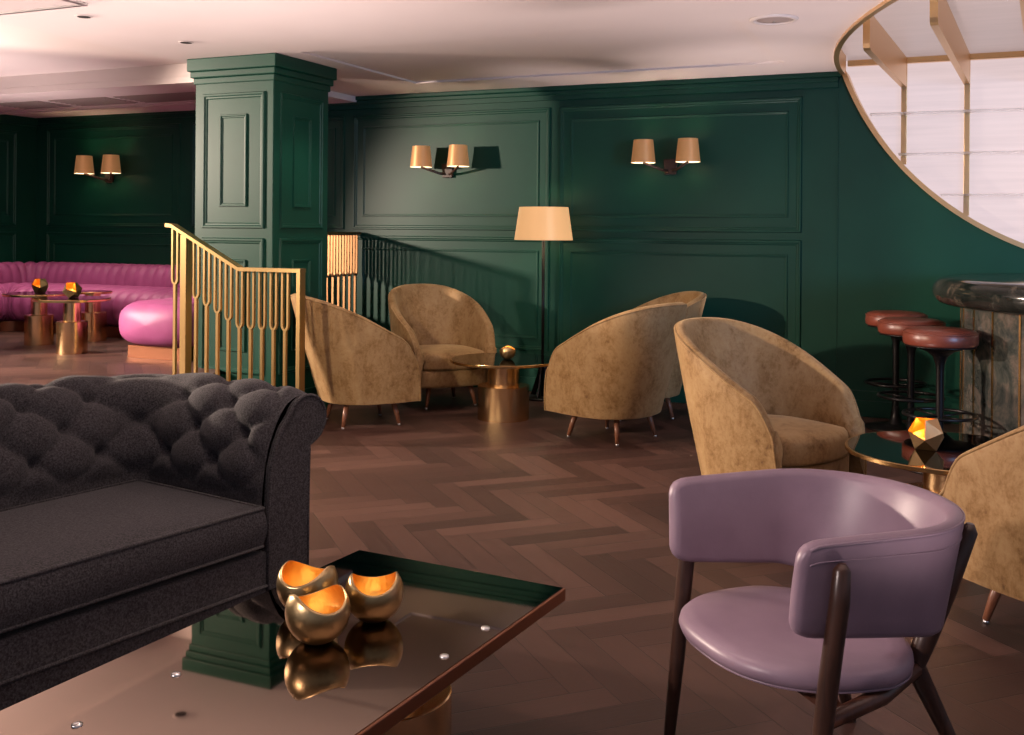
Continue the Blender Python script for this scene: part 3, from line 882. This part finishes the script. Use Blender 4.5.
# ---------------------------------------------------------------- coffee table
TL, TW = 1.62, .69
TA = math.atan2(-.997, -.073) + PI / 2               # local -Y... long axis along local Y
ct = thing('coffee_table', 'low rectangular coffee table with bronze mirror top and copper edge', 'table', (0, 0, 0), 0)
ldx, ldy = -.073, -.997
mid = Vector((-1.341, 2.672)); cen = mid + Vector((ldx, ldy)) * TL / 2
ct.location = (cen.x, cen.y, 0); ct.rotation_euler = (0, 0, math.atan2(ldy, ldx) - math.atan2(-1, 0))
w, l = TW / 2, TL / 2
m = MB().box(-w, w, -l, l, .345, .3785, .003)
m.build('table_top', M['copper'], ct)
MB().box(-w + .006, w - .006, -l + .006, l - .006, .3788, .3805).build('mirror_plate', M['mirror'], ct)
for x, y in ((.297, .451), (.297, .26), (-.16, -.104), (-.155, -.364), (.297, -.36)):
    MB().lathe([(.011, .3806), (.0105, .3835), (.006, .385), (0, .3855)], 16, x, y).build('stud', M['steel'], ct)
for y in (l - .42, -l + .42):
    MB().lathe([(0, .001), (.175, .001), (.175, .197), (.172, .2), (0, .2)], 56, .035, y).build('lower_drum', M['brushed'], ct, auto=30)
    MB().lathe([(0, .2), (.105, .2005), (.105, .345), (0, .345)], 48, .035, y).build('upper_drum', M['brushed'], ct, auto=30)

# ---------------------------------------------------------------- lilac leather lounge chair
lc = thing('lounge_chair', 'lilac leather lounge chair with wraparound back and dark wooden legs', 'chair', (-.300, 2.678, 0), face(-.735, -.678))
lc.scale = (.95, 1, 1)
def wrap(s, w, b, yf):
    a = abs(s); g = 1 if s >= 0 else -1
    if a <= .68:
        p = a / .68 * PI / 2; return g * w * sin(p), b * cos(p)
    q = (a - .68) / .32; return g * w * (1 - .02 * q * q), -yf * q
rows = []; NB = 96
def band(s, z, inset):
    g = (z - .41) / .28
    A_, B_ = (.30, .205, .295), (.334, .275, .285)
    C_ = tuple(a * (1 - g) + b * g for a, b in zip(A_, B_))
    x, y = wrap(s, *C_); p1 = wrap(min(1, s + .01), *C_); p0 = wrap(max(-1, s - .01), *C_)
    nn = Vector((p1[1] - p0[1], -(p1[0] - p0[0]))).normalized()
    if nn.dot(Vector((x, y + .03))) > 0: nn = -nn
    return (x + nn.x * inset, y + nn.y * inset, z)
T_ = .042
sts = [(-1, j) for j in (6, 5, 4, 3, 2, 1)] + [(-1 + 2 * q / NB, 0) for q in range(NB + 1)] + [(1, j) for j in (1, 2, 3, 4, 5, 6)]
for s, j in sts:
    a = abs(s); e = (1 - a)
    zt = .700 - .004 * a ** 3; zb_ = .415 + .068 * a ** 1.6
    f_ = sin(j * PI / 12); fw = .021 * f_; dd_ = e * .88 + .021 - fw
    if dd_ < .055: k_ = 1 - math.sqrt(max(0, 1 - (1 - dd_ / .055) ** 2)); zt -= .034 * k_; zb_ += .034 * k_
    kt = math.sqrt(max(.0, 1 - f_ * f_)) if j < 6 else .08
    hr = .018 * kt; zt -= .018 * (1 - kt); zb_ += .018 * (1 - kt)
    def P(z, u):                                        # u in 0..1 through the padding
        x, y, z = band(s, z, T_ * (.5 + (u - .5) * kt)); return (x, y - fw, z)
    row = []
    for k in range(8): row.append(P(zb_ + hr + (zt - zb_ - 2 * hr) * k / 7, 0))
    for k in range(1, 6): a_ = PI * k / 6; row.append(P(zt - hr + hr * sin(a_), (1 - cos(a_)) / 2))
    for k in range(8): row.append(P(zt - hr - (zt - zb_ - 2 * hr) * k / 7, 1 + .14 * sin(PI * k / 7)))
    for k in range(1, 6): a_ = PI * k / 6; row.append(P(zb_ + hr - hr * sin(a_), (1 + cos(a_)) / 2))
    rows.append(row)
m = MB().grid(rows, closed_u=True)
m.add(rows[0], [list(range(len(rows[0])))], True); m.add(rows[-1], [list(range(len(rows[0])))], True)
br = m.build('backrest', M['lilac'], lc)
MB().tube([rows[q][8] for q in range(6, NB + 7)], .0035, 6).build('piping', M['lilac'], br)
MB().tube([rows[q][6] for q in range(6, NB + 7)], .002, 6).build('seam', M['lilac'], br)
# seat pad
ol = []
for k in range(72):
    a = 2 * PI * k / 72; c_, s_ = cos(a), sin(a)
    x = .305 * math.copysign(abs(c_) ** .78, c_); y = math.copysign(abs(s_) ** .82, s_)
    y = y * .18 if y > 0 else y * .315
    x *= 1 - .16 * max(0, y / .18) if y > 0 else 1
    ol.append((x, y - .06))
rb = [[(x * k, y * k, z + .018 * (-y - .03)) for x, y in ol] for z, k in ((.342, .86), (.344, .94), (.353, .985), (.368, 1.0), (.382, .99), (.392, .96), (.398, .88), (.400, .7), (.396, .4), (.395, .15))]
m = MB().grid(rb, closed_u=True); m.add(rb[0], [list(range(72))], False); m.add(rb[-1], [list(range(72))], True)
st = m.build('seat', M['lilac'], lc)
MB().tube([(x * .965, y * .965, .348 + .018 * (-y - .03)) for x, y in ol], .004, 6, closed=True).build('piping', M['lilac'], st)
for s in (-1, 1):
    fl = MB().tube([(s * .322, -.292, .004), (s * .328, -.268, .2), (s * .334, -.246, .40), (s * .340, -.224, .57), (s * .342, -.220, .638), (s * .342, -.220, .652)], [.0155, .020, .0225, .022, .019, .008], 14)
    fl.build('front_leg', M['walnut'], lc)
    rl = MB().tube([(s * .255, .235, .004), (s * .215, .155, .20), (s * .185, .095, .335), (s * .192, .120, .40), (s * .210, .168, .52), (s * .230, .212, .655), (s * .231, .214, .672)], [.015, .019, .026, .026, .023, .020, .009], 14)
    rl.build('rear_leg', M['walnut'], lc)
    mt = MB().tube([(s * .33, -.256, .315), (s * .27, -.06, .322), (s * .19, .095, .335)], [.018, .02, .02], 10).build('side_rail', M['redwood'], lc)
MB().prism([(-.32, .300), (.32, .300), (.24, .338), (-.24, .338)], -.20, -.172, 'y').build('front_rail', M['redwood'], lc)
MB().box(-.19, .19, .08, .11, .315, .345, .004).build('rear_rail', M['redwood'], lc)
for ch in list(lc.children):
    if ch.name.startswith('front_leg') or ch.name.startswith('rear_leg'):
        v = ch.data.vertices[0].co
        gx, gy = (math.copysign(.322, v.x), -.292) if ch.name.startswith('front') else (math.copysign(.255, v.x), .235)
        MB().lathe([(0, .0005), (.0145, .0005), (.0145, .012), (0, .012)], 12, gx, gy).build('glide', M['steel'], ch)

# ---------------------------------------------------------------- light
w = bpy.data.worlds.new('world'); sc.world = w; w.use_nodes = True
bg = w.node_tree.nodes['Background']; bg.inputs[0].default_value = (.66, .72, .92, 1); bg.inputs[1].default_value = .34
# studio lamp off to the left of the frame, added blue, side and front spots, down spots, added upward ceiling fill
light('key_spot', 'SPOT', (-8.7, 3.4, 2.12), 2400, (1, .78, .64), .11, (-2.6, 5.4, .5), spot_size=math.radians(72), spot_blend=.3)
light('side_spot', 'SPOT', (3.2, 3.0, 2.0), 520, (1, .86, .72), .1, (-4.4, 5.95, 1.7), spot_size=math.radians(12), spot_blend=.6)  # added unseen spot brightening the column's right face
light('blue_fill_spot', 'SPOT', (4.1, 1.6, 1.7), 900, (.33, .58, 1.0), .7, (-.9, 8.0, 1.6), spot_size=math.radians(62), spot_blend=1.0)  # added blue fill tinting the right wall; no window stands there
light('front_spot', 'SPOT', (-6.3, .6, 2.3), 1300, (1, .78, .58), .08, (-1.9, 5.6, .5), spot_size=math.radians(34), spot_blend=.75)
light('front_spot', 'SPOT', (-2.9, .3, 2.4), 560, (1, .78, .58), .08, (-3.75, 6.3, .5), spot_size=math.radians(20), spot_blend=.5)  # added unseen spot brightening the armchair by the railing
light('front_spot', 'SPOT', (-3.6, -1.4, 2.3), 650, (1, .80, .76), .1, (-.35, 2.7, .5), spot_size=math.radians(22), spot_blend=.5)  # added unseen spot brightening the lilac chair
for x, y, z, e, h in ((-3.4, 4.0, .05, 340, 110), (-2.6, 7.6, .05, 90, 52), (-.55, 5.65, .05, 190, 95), (-1.45, 7.5, .05, 150, 52), (-6.0, 4.0, .42, 190, 110), (-7.6, 4.6, .42, 220, 100), (-7.5, 5.9, .42, 170, 84),
                      (1.6, 3.5, .05, 300, 100), (.3, 2.1, .05, 220, 90), (-.9, 1.4, .05, 280, 100)):
    light('ceiling_fill_spot', 'SPOT', (x, y, z), e, (1, .80, .76), .08, (x, y, 3), spot_size=math.radians(h), spot_blend=1.0)  # added fill aimed upward to brighten the ceiling, without fittings
for x, y, e in ((-4.59, 4.4, 25), (-3.92, 6.12, 35), (-3.42, 7.26, 12), (-1.78, 6.05, 35), (-2.6, 5.0, 30), (-.6, 5.0, 15), (-7.2, 6.8, 110), (-8.3, 6.8, 70), (-6.2, 6.9, 60), (-1.75, 2.6, 45)):
    light('down_spot', 'SPOT', (x, y, CH - .06), e, (1, .78, .64), .04, (x, y, 0), spot_size=math.radians(95), spot_blend=.8)  # some at modelled downlights, the others added as fill without fittings

sc.view_settings.view_transform = 'Standard'; sc.view_settings.look = 'None'
sc.view_settings.gamma = 1; sc.view_settings.exposure = 0; sc.view_settings.use_curve_mapping = False
sc.cycles.use_denoising = True
sc.cycles.max_bounces = 8
sc.cycles.sample_clamp_indirect = 6
